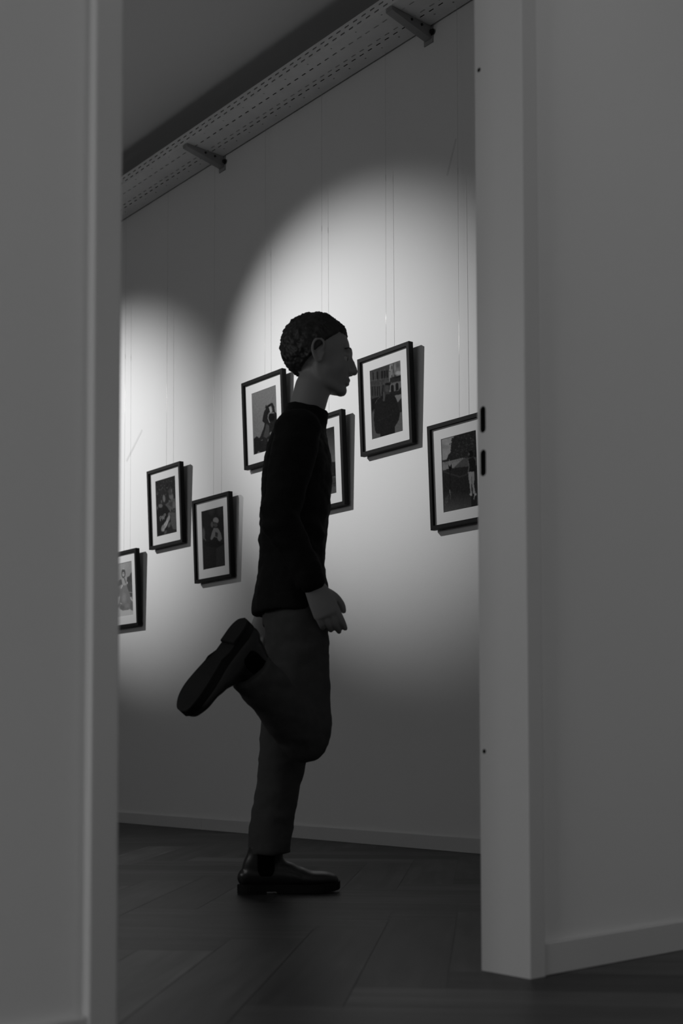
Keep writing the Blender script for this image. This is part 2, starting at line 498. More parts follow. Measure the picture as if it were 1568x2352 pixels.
def bracket(y, label):
    r = empty('tray_bracket', (XG, y, TZ)); tag(r, label, 'bracket', 'brackets carrying the cable tray')
    # tapered cantilever arm
    bm = bmesh.new(); hw = 0.019
    xa, xb = -0.004, TX0 - XG + 0.004
    vs = []
    for sy in (-hw, hw):
        vs += [bm.verts.new((xa, sy, -0.0015)), bm.verts.new((xa, sy, -0.052)), bm.verts.new((xb, sy, -0.016)), bm.verts.new((xb, sy, -0.0015))]
    bm.faces.new(vs[0:4]); bm.faces.new(list(reversed(vs[4:8])))
    for k in range(4):
        bm.faces.new((vs[k], vs[4 + k], vs[4 + (k + 1) % 4], vs[(k + 1) % 4]))
    bmesh.ops.recalc_face_normals(bm, faces=bm.faces)
    bmesh.ops.bevel(bm, geom=list(bm.edges), offset=0.0015, segments=2, affect='EDGES')
    obj('arm', bm, M_arm, r)
    bm = bmesh.new(); box(bm, (-0.005, -0.026, -0.068), (0, 0.026, 0.030), 0.0015); obj('wall_plate', bm, M_arm, r)
    bm = bmesh.new(); cyl(bm, (-0.005, -0.001, -0.028), (-0.0075, -0.001, -0.028), 0.013, 24); cyl(bm, (-0.0075, -0.001, -0.028), (-0.016, -0.001, -0.028), 0.0085, 6)
    # the nut sits on the near face of the arm
    for v in bm.verts: v.co += Vector((-0.0, -0.023, 0.0))
    obj('wall_bolt', bm, M_bolt, r)
    for xx in (-0.06, -0.115):
        bm = bmesh.new(); cyl(bm, (xx, -hw + 0.0005, -0.016), (xx, -hw - 0.004, -0.016), 0.0055, 6)
        obj('bolt', bm, M_bolt, r)
bracket(4.90, 'grey tapered wall bracket under the left end of the tray')
bracket(3.457, 'grey tapered wall bracket under the tray, close to the door frame at top right')

# ------------------------------------------------------------------ picture frames
FW, FH, FD, FM = 0.314, 0.410, 0.024, 0.0165
PW, PH = 0.190, 0.292
NU, NV = 88, 132

class Paint:
    """a small tone painter for the photographic prints (values are 0-255 display tones on a mat of tone `ref`)"""
    def __init__(s, corners, ref, base):
        u = (np.arange(NU + 1)) / NU; v = (np.arange(NV + 1)) / NV
        U, V = np.meshgrid(u, v)
        tl, tr, br, bl = [np.array(c, float) for c in corners]
        P = (1 - U)[..., None] * ((1 - V)[..., None] * tl + V[..., None] * bl) + U[..., None] * ((1 - V)[..., None] * tr + V[..., None] * br)
        s.X, s.Y, s.U, s.V = P[..., 0], P[..., 1], U, V
        s.ref = ref; s.a = np.full(U.shape, float(base)); s.rng = np.random.RandomState(int(ref * 7 + base))
    def put(s, m, val, alpha=1.0):
        m = m.astype(float) * alpha
        s.a = s.a * (1 - m) + val * m
    def poly(s, pts, val, alpha=1.0):
        x, y = s.X, s.Y; ins = np.zeros(x.shape, bool); n = len(pts)
        for i in range(n):
            x1, y1 = pts[i]; x2, y2 = pts[(i + 1) % n]
            if y1 == y2: continue
            c = ((y1 > y) != (y2 > y)) & (x < (x2 - x1) * (y - y1) / (y2 - y1) + x1)
            ins ^= c
        s.put(ins, val, alpha)
    def ell(s, cx, cy, rx, ry, val, alpha=1.0, rot=0, soft=0.0):
        c, n = math.cos(math.radians(rot)), math.sin(math.radians(rot))
        dx_, dy_ = s.X - cx, s.Y - cy
        d = np.sqrt(((dx_ * c + dy_ * n) / rx) ** 2 + ((-dx_ * n + dy_ * c) / ry) ** 2)
        s.put(np.clip((1 + soft - d) / (2 * soft), 0, 1) if soft > 0 else d < 1, val, alpha)
    def line(s, pts, wd, val, alpha=1.0):
        m = np.zeros(s.X.shape, bool)
        for (x1, y1), (x2, y2) in zip(pts, pts[1:]):
            L2 = (x2 - x1) ** 2 + (y2 - y1) ** 2 + 1e-9
            t = np.clip(((s.X - x1) * (x2 - x1) + (s.Y - y1) * (y2 - y1)) / L2, 0, 1)
            m |= np.hypot(s.X - x1 - t * (x2 - x1), s.Y - y1 - t * (y2 - y1)) < wd / 2
        s.put(m, val, alpha)
    def blur(s, n=1):
        for _ in range(n):
            p = np.pad(s.a, 1, mode='edge')
            s.a = (p[1:-1, 1:-1] * 4 + p[:-2, 1:-1] + p[2:, 1:-1] + p[1:-1, :-2] + p[1:-1, 2:]) / 8
    def grain(s, amt, cell=1, mask=None):
        h, w_ = s.a.shape
        r = s.rng.randn(h // cell + 2, w_ // cell + 2)
        r = np.kron(r, np.ones((cell, cell)))[:h, :w_]
        p = np.pad(r, 1, mode='edge'); r = (p[1:-1, 1:-1] * 2 + p[:-2, 1:-1] + p[2:, 1:-1] + p[1:-1, :-2] + p[1:-1, 2:]) / 6
        s.a = s.a + r * amt * (1 if mask is None else mask)
    def grad(s, f):
        s.a = s.a + f
    def albedo(s):
        v = np.clip(s.a, 4, 250) / 255.0
        l = np.where(v <= 0.04045, v / 12.92, ((v + 0.055) / 1.055) ** 2.4)
        return np.clip(l / lin(s.ref) * 0.66, 0.006, 0.8)

def paint_arm_raised():      # figure with raised arm against a plain sky
    p = Paint(((45, 712), (672, 457), (757, 2003), (120, 2222)), 150, 74)
    p.grad(-(p.V * 10)); 
    p.ell(690, 1150, 60, 160, 92, 0.5, soft=0.5)
    # hill and rock, bottom left
    p.poly([(100, 1830), (150, 1780), (200, 1745), (250, 1790), (300, 1740), (420, 1760), (470, 1800), (510, 1935), (600, 1925), (600, 2050), (560, 2130), (420, 2190), (240, 2110), (180, 2200), (110, 2300)], 18)
    # leaning body and arm to the ground
    p.poly([(400, 1380), (520, 1400), (560, 1560), (520, 1800), (300, 1850), (270, 1790), (310, 1690), (370, 1520)], 20)
    p.poly([(440, 1420), (500, 1460), (520, 1700), (440, 1780), (360, 1740), (400, 1600)], 46, 0.7)
    # head hair and upper body
    p.poly([(430, 1040), (500, 1030), (530, 1130), (640, 1120), (720, 1180), (740, 1700), (760, 2010), (720, 1960), (640, 1620), (560, 1650), (520, 1500), (460, 1420), (380, 1410), (335, 1370), (345, 1260), (375, 1130)], 17)
    p.line([(430, 1030), (565, 935)], 50, 15); p.line([(565, 940), (600, 1010), (620, 1130)], 62, 20)
    p.poly([(495, 1030), (545, 1000), (575, 1130), (530, 1150)], 90)
    for a in ((395, 1040), (400, 1010), (410, 985), (425, 970)): p.line([(440, 1020), a], 11, 18)
    p.line([(515, 1150), (480, 1220), (475, 1300), (520, 1395)], 20, 72); p.line([(520, 1160), (620, 1150)], 22, 80)
    p.ell(570, 1270, 75, 95, 10)
    p.poly([(520, 1650), (560, 1620), (640, 1620), (680, 1800), (740, 1980), (600, 2060), (590, 1930), (500, 1880), (550, 1780)], 72)
    p.line([(380, 1430), (350, 1580)], 10, 85); p.line([(310, 1840), (350, 1830)], 14, 70)
    p.line([(520, 1880), (550, 1780)], 10, 30)
    p.grain(5, 1); p.blur(1); return p

def paint_dusk_field():      # nearly black dusk landscape with a small group
    p = Paint(((818, 1222), (1155, 1127), (1168, 1915), (850, 2010)), 150, 30)
    h = 1590 - (p.X - 870) * 0.16
    p.a = np.where(p.Y < h, 26 + 34 * np.clip((p.Y - 1150) / 400, 0, 1), 20)
    p.poly([(840, 1800), (1010, 1760), (1165, 1715), (1175, 1920), (860, 2015)], 34)
    p.line([(1000, 1750), (1160, 1718)], 7, 60); p.line([(1010, 1830), (1165, 1790)], 5, 16)
    p.poly([(850, 1930), (1168, 1830), (1170, 1920), (855, 2012)], 46)
    for x, y, hh in ((975, 1595, 300), (950, 1630, 240), (1000, 1660, 220)):
        p.line([(x, y + 40), (x - 5, y + hh)], 52, 10); p.ell(x, y, 12, 14, 70 if x == 975 else 44)
    for k in range(40):
        p.ell(960 + p.rng.rand() * 200, 1640 + p.rng.rand() * 260, 5, 4, 55, 0.6)
    p.grain(3, 1); p.blur(1); return p

def paint_courtyard():       # person in a dark coat before a stone courtyard with arches
    p = Paint(((47, 523), (770, 283), (835, 1890), (103, 2090)), 178, 42)
    sl = lambda x: -0.33 * (x - 47)
    # sky and cloud
    p.poly([(610, 320), (775, 270), (785, 620), (680, 650), (620, 610)], 84)
    p.ell(700, 400, 45, 60, 62, 0.8, soft=0.4); p.ell(720, 580, 70, 45, 120, 0.9, soft=0.3); p.line([(632, 380), (630, 520)], 14, 110)
    # left facade with tall windows
    p.poly([(47, 523), (500, 370), (510, 900), (330, 1130), (90, 1170)], 46)
    for x in (85, 150, 195, 310, 400): 
        p.line([(x, 560 + sl(x) * 0.6), (x + 6, 760 + sl(x) * 0.3)], 14, 62)
    for x, w_ in ((130, 26), (225, 44), (335, 44), (395, 40), (450, 34)):
        p.line([(x, 590 + sl(x) * 0.45), (x + 4, 730 + sl(x) * 0.3)], w_, 24)
    p.line([(60, 745), (500, 690)], 16, 70, 0.6); p.line([(60, 865), (340, 845)], 10, 60)
    for x in (110, 170, 225, 280): p.line([(x, 890), (x + 4, 1080)], 26, 26)
    p.line([(300, 790), (305, 1030)], 28, 56)
    # tower
    p.poly([(515, 380), (600, 350), (615, 790), (500, 800), (495, 560)], 92)
    p.line([(520, 400), (520, 540)], 12, 130); p.line([(590, 370), (596, 760)], 10, 44)
    for y in (455, 665): p.line([(562, y - 30), (564, y + 30)], 20, 26)
    p.line([(500, 545), (600, 520)], 8, 50)
    # arcade
    p.poly([(520, 690), (780, 620), (785, 740), (620, 780), (520, 800)], 34)
    p.line([(620, 690), (780, 640)], 20, 20)
    p.poly([(500, 830), (785, 750), (795, 1000), (500, 1010)], 74)
    for x, y in ((575, 930), (682, 890)):
        p.ell(x, y - 40, 34, 50, 22); p.poly([(x - 34, y - 40), (x + 34, y - 40), (x + 36, y + 75), (x - 32, y + 85)], 22)
    p.line([(530, 850), (520, 1000)], 10, 100); p.poly([(740, 930), (790, 880), (795, 1010), (720, 990)], 26)
    p.poly([(480, 1010), (795, 960), (800, 1060), (620, 1090)], 26)
    # ground
    p.poly([(90, 1170), (330, 1090), (330, 1200), (95, 1440)], 20)
    p.poly([(620, 1080), (790, 1055), (800, 1130), (700, 1240)], 84)
    p.poly([(700, 1240), (800, 1110), (812, 1450), (740, 1470)], 30)
    p.poly([(95, 1460), (170, 1430), (300, 1900), (300, 2040), (103, 2095)], 60)
    p.poly([(740, 1465), (815, 1450), (838, 1892), (600, 1960), (640, 1700)], 68)
    # coat
    p.poly([(340, 1100), (420, 1060), (560, 1040), (625, 1080), (700, 1240), (730, 1400), (752, 1480), (722, 1640), (635, 1780), (642, 1945), (292, 2040), (298, 1945), (200, 1935), (165, 1850), (140, 1600), (155, 1420), (175, 1260), (250, 1140)], 23)
    p.line([(175, 1255), (230, 1160), (300, 1110)], 9, 60); p.line([(230, 1650), (430, 1580), (560, 1500)], 12, 36, 0.7)
    p.line([(570, 1400), (600, 1440)], 8, 44)
    # head, cap and hair
    p.poly([(360, 880), (400, 770), (470, 720), (530, 800), (520, 960), (470, 1000), (430, 1060), (380, 1220), (340, 1190), (330, 1000)], 40)
    p.ell(455, 925, 58, 75, 50); p.poly([(350, 860), (370, 770), (440, 715), (500, 760), (500, 830), (400, 850)], 56, 0.8)
    p.ell(470, 825, 70, 28, 20); p.line([(362, 850), (340, 1000), (350, 1150)], 20, 20); p.line([(378, 1010), (385, 1200)], 14, 66)
    p.line([(500, 870), (498, 960)], 8, 22)
    p.grain(4, 1); p.blur(1); return p

def paint_meadow():          # person walking across a mown field beneath trees
    p = Paint(((988, 1185), (1387, 1090), (1410, 1925), (1015, 1990)), 175, 34)
    p.poly([(980, 1180), (1160, 1140), (1110, 1250), (1100, 1330), (1050, 1410), (990, 1420)], 112)
    p.ell(1030, 1270, 50, 30, 90, 0.6, soft=0.5); p.ell(1060, 1240, 25, 12, 130, 0.5, soft=0.5)
    # tree mass
    p.poly([(1140, 1150), (1400, 1080), (1405, 1420), (1060, 1415), (1070, 1360), (1100, 1330), (1105, 1240)], 30)
    for k in range(240):
        x = 1110 + p.rng.rand() * 290; y = 1110 + p.rng.rand() * 290
        if y < 1400 and (x > 1150 or y > 1330): p.ell(x, y, 5 + p.rng.rand() * 6, 3 + p.rng.rand() * 4, 20 + p.rng.rand() * 42, 0.7)
    for k in range(26):
        p.ell(1112 + p.rng.randn() * 8, 1180 + k * 7, 7, 5, 30)
    # pale field
    p.poly([(1000, 1440), (1230, 1395), (1300, 1400), (1290, 1440), (1160, 1510), (1100, 1500), (1005, 1530)], 96)
    p.poly([(1130, 1500), (1240, 1400), (1410, 1390), (1410, 1500), (1180, 1560)], 58)
    for k in range(9): p.line([(1010 + k * 26, 1470 - k * 6), (1040 + k * 26, 1440 - k * 5)], 4, 70)
    p.poly([(1004, 1560), (1150, 1500), (1410, 1480), (1412, 1926), (1015, 1990)], 30)
    p.line([(1020, 1540), (1200, 1600), (1290, 1570)], 14, 52, 0.6)
    p.grad(np.where(p.Y > 1750, (p.Y - 1750) / 240 * 34, 0) * (p.X < 1320))
    for k in range(60):
        x = 1020 + p.rng.rand() * 370; y = 1580 + p.rng.rand() * 380
        p.line([(x, y), (x + p.rng.randn() * 4, y - 18)], 3, 44, 0.5)
    for x in (1030, 1045, 1060, 1090): p.line([(x, 1900 - (x - 1030)), (x + 8, 1820 - (x - 1030))], 4, 86, 0.8)
    # thistle standing in the foreground
    p.line([(1090, 1500), (1090, 1770)], 9, 22); p.poly([(1070, 1460), (1090, 1490), (1108, 1455), (1112, 1500), (1095, 1530), (1078, 1515)], 16)
    p.line([(1082, 1410), (1086, 1470)], 7, 104); p.line([(1086, 1740), (1090, 1790)], 8, 90)
    # figure
    p.poly([(1290, 1420), (1310, 1400), (1350, 1395), (1372, 1430), (1375, 1540), (1350, 1570), (1300, 1560), (1298, 1480)], 22)
    p.ell(1322, 1355, 26, 36, 18); p.ell(1301, 1358, 8, 18, 62)
    p.line([(1295, 1430), (1300, 1500), (1290, 1560)], 10, 74)
    p.poly([(1295, 1550), (1358, 1545), (1360, 1620), (1352, 1680), (1368, 1780), (1340, 1790), (1335, 1690), (1328, 1640), (1326, 1700), (1330, 1790), (1316, 1790), (1304, 1680), (1292, 1600)], 106)
    p.line([(1330, 1600), (1332, 1680)], 5, 46); p.ell(1320, 1795, 14, 16, 118); p.ell(1368, 1795, 14, 12, 118)
    p.line([(1362, 1800), (1350, 1845)], 8, 122)
    p.grain(5, 1); p.blur(1); return p

def paint_two_lettered():    # two people in lettered shirts before dark foliage
    p = Paint(((152, 520), (683, 358), (733, 1835), (203, 1958)), 176, 34)
    for k in range(260):
        p.ell(150 + p.rng.rand() * 560, 380 + p.rng.rand() * 560, 4 + p.rng.rand() * 9, 4 + p.rng.rand() * 16, 22 + p.rng.rand() ** 3 * 80, 0.75)
    # shirt on the left, dark
    p.poly([(180, 1250), (330, 1150), (420, 1120), (520, 1250), (560, 1400), (520, 1600), (400, 1960), (200, 1970)], 26)
    # person on the right, mid grey shirt
    p.poly([(410, 1120), (520, 1040), (620, 950), (700, 970), (715, 1760), (620, 1750), (560, 1600), (560, 1330), (480, 1200)], 62)
    p.ell(570, 900, 56, 90, 78, rot=-10, soft=0.2); p.ell(550, 790, 54, 90, 50, soft=0.25); p.ell(580, 760, 16, 50, 72, soft=0.3)
    p.ell(575, 1110, 70, 60, 42, 0.7, soft=0.3); p.line([(520, 1150), (570, 1190)], 12, 70)
    p.ell(650, 1120, 45, 80, 80, 0.8, soft=0.4)
    # face of the left person
    p.ell(382, 960, 34, 95, 82, rot=-4, soft=0.15); p.ell(290, 1150, 54, 50, 76, soft=0.15); p.ell(315, 1040, 18, 40, 66, soft=0.3)
    p.ell(195, 1210, 20, 50, 66, soft=0.3); p.ell(520, 1020, 14, 26, 76, soft=0.3)
    # lettering on the left shirt: P A P, a stroke running under the hand
    def strokes(o, ux, uy, segs, wd, val):
        for s_ in segs: p.line([(o[0] + a * ux[0] + b * uy[0], o[1] + a * ux[1] + b * uy[1]) for a, b in s_], wd, val)
    Pg = [[(0, 0), (0, 1)], [(0, 0), (.7, 0), (.85, .25), (.7, .5), (0, .5)]]
    Ag = [[(0, 1), (.42, 0), (.85, 1)], [(.18, .62), (.66, .62)]]
    Dg = [[(0, 0), (0, 1), (.5, 1), (.85, .7), (.85, .3), (.5, 0), (0, 0)]]
    ux, uy = (50, -32), (18, 105)
    strokes((270, 1440), ux, uy, Pg, 13, 118); strokes((322, 1415), ux, uy, Ag, 13, 116); strokes((378, 1375), ux, (12, 90), Pg, 13, 112)
    p.line([(420, 1360), (426, 1395)], 10, 100)
    strokes((566, 1245), (52, -12), (4, 75), Ag, 13, 24); strokes((634, 1228), (52, -8), (4, 86), Dg, 14, 18)
    # clasped hand
    p.ell(520, 1370, 34, 56, 74, rot=15, soft=0.15); p.ell(490, 1500, 40, 110, 104, rot=22, soft=0.15)
    p.ell(420, 1640, 44, 130, 128, rot=28, soft=0.15); p.ell(350, 1720, 40, 90, 92, rot=14, soft=0.15); p.ell(520, 1640, 34, 70, 66, rot=18, soft=0.2)
    p.ell(370, 1760, 30, 50, 110, rot=10, soft=0.2); p.line([(450, 1560), (400, 1700)], 10, 80)
    p.ell(420, 1830, 30, 60, 60, rot=20, soft=0.3)
    p.grain(5, 1); p.blur(2); return p

def paint_cap_figure():      # person with a pale cap in a dark wood
    p = Paint(((855, 963), (1092, 896), (1109, 1520), (872, 1568)), 110, 17)
    p.ell(960, 950, 30, 45, 26, 0.8, soft=0.5); p.ell(1050, 950, 25, 60, 24, 0.8, soft=0.5)
    p.ell(875, 1190, 16, 60, 44, 0.9, soft=0.3); p.line([(880, 1230), (900, 1260)], 8, 44)
    p.ell(1008, 1052, 30, 32, 62, soft=0.1); p.line([(985, 1070), (1035, 1085)], 8, 22)
    p.ell(968, 1095, 14, 30, 40, soft=0.2); p.ell(1005, 1100, 22, 20, 34)
    p.poly([(985, 1130), (1030, 1130), (1060, 1180), (1072, 1240), (1040, 1275), (1020, 1230), (990, 1220), (960, 1260), (950, 1240), (965, 1180)], 54)
    p.poly([(1000, 1170), (1030, 1180), (1025, 1225), (1000, 1215)], 24)
    p.poly([(890, 1280), (1000, 1240), (1090, 1290), (1095, 1330), (980, 1330), (890, 1310)], 14)
    p.poly([(1010, 1340), (1095, 1290), (1105, 1520), (1010, 1540)], 23)
    p.grain(2.5, 1); p.blur(1); return p

def paint_beach_seated():    # person seated on pale sand, water and trees behind
    p = Paint(((50, 530), (555, 408), (608, 1905), (108, 1987)), 176, 118)
    p.grad(-16 * p.U + 12 * (1 - p.V))
    p.poly([(420, 870), (490, 830), (510, 770), (540, 730), (575, 720), (580, 980), (410, 1000)], 60)
    p.poly([(100, 1110), (140, 1020), (230, 925), (270, 930), (290, 1060), (200, 1110)], 74)
    p.poly([(400, 1000), (585, 980), (595, 1400), (500, 1400), (440, 1200)], 66)
    p.line([(490, 1275), (590, 1290)], 14, 130)
    p.poly([(60, 1120), (300, 1090), (240, 1400), (80, 1440)], 112); p.ell(190, 1250, 40, 110, 84, 0.7, soft=0.4)
    p.poly([(95, 1450), (220, 1390), (520, 1400), (600, 1530), (612, 1910), (100, 1990)], 152)
    # figure
    p.poly([(330, 1070), (400, 1060), (450, 1200), (500, 1320), (520, 1470), (600, 1560), (612, 1800), (500, 1740), (430, 1755), (300, 1780), (210, 1700), (250, 1620), (180, 1700), (110, 1770), (100, 1700), (200, 1570), (230, 1360), (210, 1250), (260, 1150)], 96)
    p.ell(345, 1440, 60, 130, 118, 0.7, soft=0.5); p.ell(280, 1690, 70, 60, 86, soft=0.2); p.ell(430, 1650, 60, 60, 112, 0.6, soft=0.4)
    p.ell(560, 1640, 50, 110, 84, 0.8, soft=0.3)
    p.line([(235, 1580), (275, 1590)], 16, 160); p.line([(262, 1170), (290, 1100)], 18, 158)
    p.poly([(262, 900), (330, 880), (420, 850), (400, 1060), (360, 1100), (300, 1080)], 124)
    p.ell(320, 765, 56, 130, 66, soft=0.08); p.ell(318, 790, 32, 62, 128, soft=0.15); p.line([(290, 770), (345, 770)], 9, 60)
    p.line([(350, 900), (385, 1020)], 22, 66); p.ell(322, 640, 30, 20, 136); p.line([(424, 1000), (424, 1045)], 20, 150)
    p.grain(5, 1); p.blur(1); return p

def make_print(p, parent, plane_x):
    co = np.zeros(((NV + 1) * (NU + 1), 3))
    co[:, 0] = plane_x
    co[:, 1] = (PW / 2 - p.U * PW).ravel()          # image left is the far end (+y)
    co[:, 2] = (PH / 2 - p.V * PH).ravel() - FH / 2
    idx = np.arange((NV + 1) * (NU + 1)).reshape(NV + 1, NU + 1)
    f = np.stack([idx[:-1, :-1], idx[1:, :-1], idx[1:, 1:], idx[:-1, 1:]], -1).reshape(-1, 4)
    me = bpy.data.meshes.new('photo_print'); me.from_pydata(co.tolist(), [], f.tolist())
    at = me.attributes.new('tone', 'FLOAT_COLOR', 'POINT')
    a = p.albedo().ravel()
    at.data.foreach_set('color', np.stack([a, a, a, np.ones_like(a)], -1).ravel())
    finish(me, M_print)
    o = bpy.data.objects.new('photo_print', me); COL.objects.link(o); o.parent = parent
    return o

LEAN = math.radians(2.5)
GAP = 0.009           # lower edge stands a little off the wall on its bumpers
CXT = TX1 - 0.012      # cords hang from the wall-side edge of the tray
def picture(yl, ztop, painter, label, print_label):
    """yl: far (image-left) edge; ztop: top edge. Local origin: middle of the top back edge, wall normal is -x"""
    yc = yl - FW / 2
    zt = ztop
    r = empty('picture_frame', (XG - GAP - FH * math.sin(LEAN), yc, zt))
    r.rotation_euler = (0, -LEAN, 0)     # top leans out from the wall, bottom rests on it
    tag(r, label, 'framed photograph', 'black framed photographs hung along the gallery wall')
    hw = FW / 2
    # moulding: four mitred bars with a small inner rebate
    bm = bmesh.new()
    prof = [(0.0, 0.0), (-FD, 0.0), (-FD, FM), (-0.013, FM), (-0.013, FM - 0.004), (0.0, FM - 0.004)]   # (x, inset)
    corners = [(hw, 0.0, 1, -1), (-hw, 0.0, -1, -1), (-hw, -FH, -1, 1), (hw, -FH, 1, 1)]
    rings = []
    for (y, z, sy, sz) in corners:
        rings.append([bm.verts.new((x, y - sy * ins, z + sz * ins)) for x, ins in prof])
    for i in range(4):
        a, b = rings[i], rings[(i + 1) % 4]
        for k in range(len(prof)):
            kk = (k + 1) % len(prof)
            bm.faces.new((a[k], b[k], b[kk], a[kk]))
    bmesh.ops.recalc_face_normals(bm, faces=bm.faces)
    es = [e for e in bm.edges if all(abs(v.co.x + FD) < 1e-6 for v in e.verts)]
    bmesh.ops.bevel(bm, geom=es, offset=0.0009, segments=2, affect='EDGES')
    obj('moulding', bm, M_frame, r)
    # mat with a bevelled window
    bm = bmesh.new()
    o_ = (FW / 2 - FM + 0.003, FH / 2 - FM + 0.003); i1 = (PW / 2 - 0.002, PH / 2 - 0.002); i2 = (PW / 2 - 0.0035, PH / 2 - 0.0035)
    def rect(x, h_, v_): return [bm.verts.new((x, s * h_, t * v_ - FH / 2)) for s, t in ((1, 1), (-1, 1), (-1, -1), (1, -1))]
    A = rect(-0.0125, *o_); B = rect(-0.0125, *i1); C = rect(-0.0102, *i2); D = rect(-0.0102, *o_)
    for i in range(4):
        j = (i + 1) % 4
        bm.faces.new((A[i], A[j], B[j], B[i])); bm.faces.new((B[i], B[j], C[j], C[i])); bm.faces.new((C[i], C[j], D[j], D[i])); bm.faces.new((D[i], D[j], A[j], A[i]))
    bmesh.ops.recalc_face_normals(bm, faces=bm.faces)
    obj('mat_board', bm, M_mat, r)
    pr = make_print(painter(), r, -0.0100); pr['label'] = print_label
    bm = bmesh.new(); box(bm, (-0.0095, -o_[0], -FH / 2 - o_[1]), (-0.005, o_[0], -FH / 2 + o_[1])); obj('backing_board', bm, M_back, r)
    for sy in (-1, 1):
        bm = bmesh.new(); cyl(bm, (-0.001, sy * (hw - 0.010), -FH + 0.012), (GAP - 0.0008, sy * (hw - 0.010), -FH + 0.012), 0.005, 12)
        obj('bumper', bm, M_back, r)
    bm = bmesh.new()
    for t in range(12):
        a0, a1 = PI * t / 12, PI * (t + 1) / 12
        cyl(bm, (-0.003, 0.008 * math.cos(a0), -0.022 + 0.010 * math.sin(a0)), (-0.003, 0.008 * math.cos(a1), -0.022 + 0.010 * math.sin(a1)), 0.001, 6)
    obj('hanger', bm, M_bolt, r)
    return r

PICS = [
    (5.930, 1.455, paint_beach_seated, 'lowest black framed photograph, half hidden behind the left door casing, person seated on sand', 'bright beach photograph'),
    (5.512, 1.842, paint_two_lettered, 'black framed photograph of two people in lettered shirts, second picture from the left', 'photograph with PAP lettering on a shirt'),
    (5.088, 1.622, paint_cap_figure, 'black framed dark photograph of a person in a pale cap, third from left', 'dark woodland photograph'),
    (4.674, 2.117, paint_arm_raised, 'black framed photograph of a figure with an arm raised over the head against grey sky', 'silhouette photograph'),
    (4.262, 1.843, paint_dusk_field, 'black framed nearly black dusk landscape partly hidden by the walking person', 'dark dusk landscape'),
    (3.846, 2.030, paint_courtyard, 'highest black framed photograph, person in a dark coat before a courtyard with arches', 'courtyard photograph'),
    (3.432, 1.662, paint_meadow, 'black framed photograph of a person walking across a field, rightmost, beside the door frame', 'meadow photograph'),
]
WHERE = ['beach photograph at the far left', 'photograph of two people in lettered shirts', 'dark photograph of a person in a pale cap',
         'photograph of the figure with a raised arm', 'nearly black dusk landscape', 'courtyard photograph, the highest picture', 'meadow photograph at the right']
for i, (yl, zt, pf, lab, plab) in enumerate(PICS):
    picture(yl, zt, pf, lab, plab)
    yc = yl - FW / 2
    # clear nylon cord from the tray edge down to the hanger
    bm = bmesh.new()
    hx = XG - GAP - FH * math.sin(LEAN) - 0.003 + 0.022 * math.sin(LEAN)
    rows = [(CXT, yc + 0.004, TZ - 0.001, 0.0006, 0.0006), (CXT * .55 + hx * .45, yc + 0.002, TZ * .55 + zt * .45, 0.0006, 0.0006), (hx + 0.0005, yc, zt - 0.0125, 0.0006, 0.0006)]
    loft(bm, rows, seg=8, sub=4)
    c = obj('hanging_cord', bm, M_cord, smooth=True)
    tag(c, 'thin clear nylon cord holding up the ' + WHERE[i], 'cord', 'nylon cords holding the pictures')
    # short pale sleeve standing in for the glint on each cord
    t = [0.42, 0.36, 0.14, 0.50, 0.42, 0.42, 0.40][i]
    q = Vector(rows[0][:3]).lerp(Vector(rows[2][:3]), t)
    bm = bmesh.new(); cyl(bm, q + Vector((0, 0, -0.012)), q + Vector((0, 0, 0.012)), 0.0013, 10)
    cr = obj('cord_glint', bm, M_cord, c)

# thin strips drawn for scuff marks on the wall, plus a tape scrap
def tape(y, z, y2, z2, wd, label):
    a, b = Vector((0, y, z)), Vector((0, y2, z2)); d = (b - a).normalized(); n = Vector((0, -d.z, d.y)) * wd / 2
    bm = bmesh.new(); vs = []
    for x in (XG, XG - 0.0004):
        vs.append([bm.verts.new((x, p.y, p.z)) for p in (a - n, b - n, b + n, a + n)])
    bm.faces.new(vs[0]); bm.faces.new(list(reversed(vs[1])))
    for k in range(4): bm.faces.new((vs[0][k], vs[1][k], vs[1][(k + 1) % 4], vs[0][(k + 1) % 4]))
    bmesh.ops.recalc_face_normals(bm, faces=bm.faces)
    tag(obj('wall_mark', bm, M_mark), label, 'tape', 'old tape strips left on the wall')
tape(5.80, 1.955, 5.64, 2.095, 0.014, 'faint diagonal scuff mark above the leftmost picture')
tape(4.13, 2.105, 4.07, 2.145, 0.012, 'short scrap of clear tape just above the dusk landscape')
tape(3.36, 2.66, 3.31, 2.79, 0.010, 'faint scuff mark high on the wall beside the right door jamb')

# ------------------------------------------------------------------ the walking person
PB = Vector((2.083, 2.661, 0.0))
def foldn(scale, amp, st=(1, 1, 1), off=0.0):
    def f(c, n):
        q = Vector((c.x * st[0], c.y * st[1], c.z * st[2])) * scale + Vector((off, off, off))
        return amp * noise.noise(q) + amp * 0.45 * noise.noise(q * 2.3)
    return f

hipL, kneeL, ankL = (.030, .080, .80), (-.010, .070, .425), (-.055, .045, .085)
hipR, kneeR, ankR = (.020, -.085, .80), (.062, -.125, .425), (-.092, -.290, .605)
shR, elR, wrR = (.032, -.155, 1.238), (-.008, -.195, .990), (.078, -.185, .815)
shL, elL, wrL = (.032, .155, 1.238), (-.030, .200, 1.00), (-.070, .195, .800)
HC = Vector((.096, 0, 1.480))
HR = Euler((0, math.radians(7), 0))
HM = Matrix.Translation(HC) @ HR.to_matrix().to_4x4()
def hp(x, y, z): return HM @ Vector((x, y, z))
def hell(bm, c, r, rot=None):
    q = HR.to_quaternion()
    e = (q @ rot.to_quaternion()).to_euler() if rot else HR
    ellip(bm, hp(*c), r, e)

def lerp(a, b, t): return tuple(a[i] * (1 - t) + b[i] * t for i in range(3))

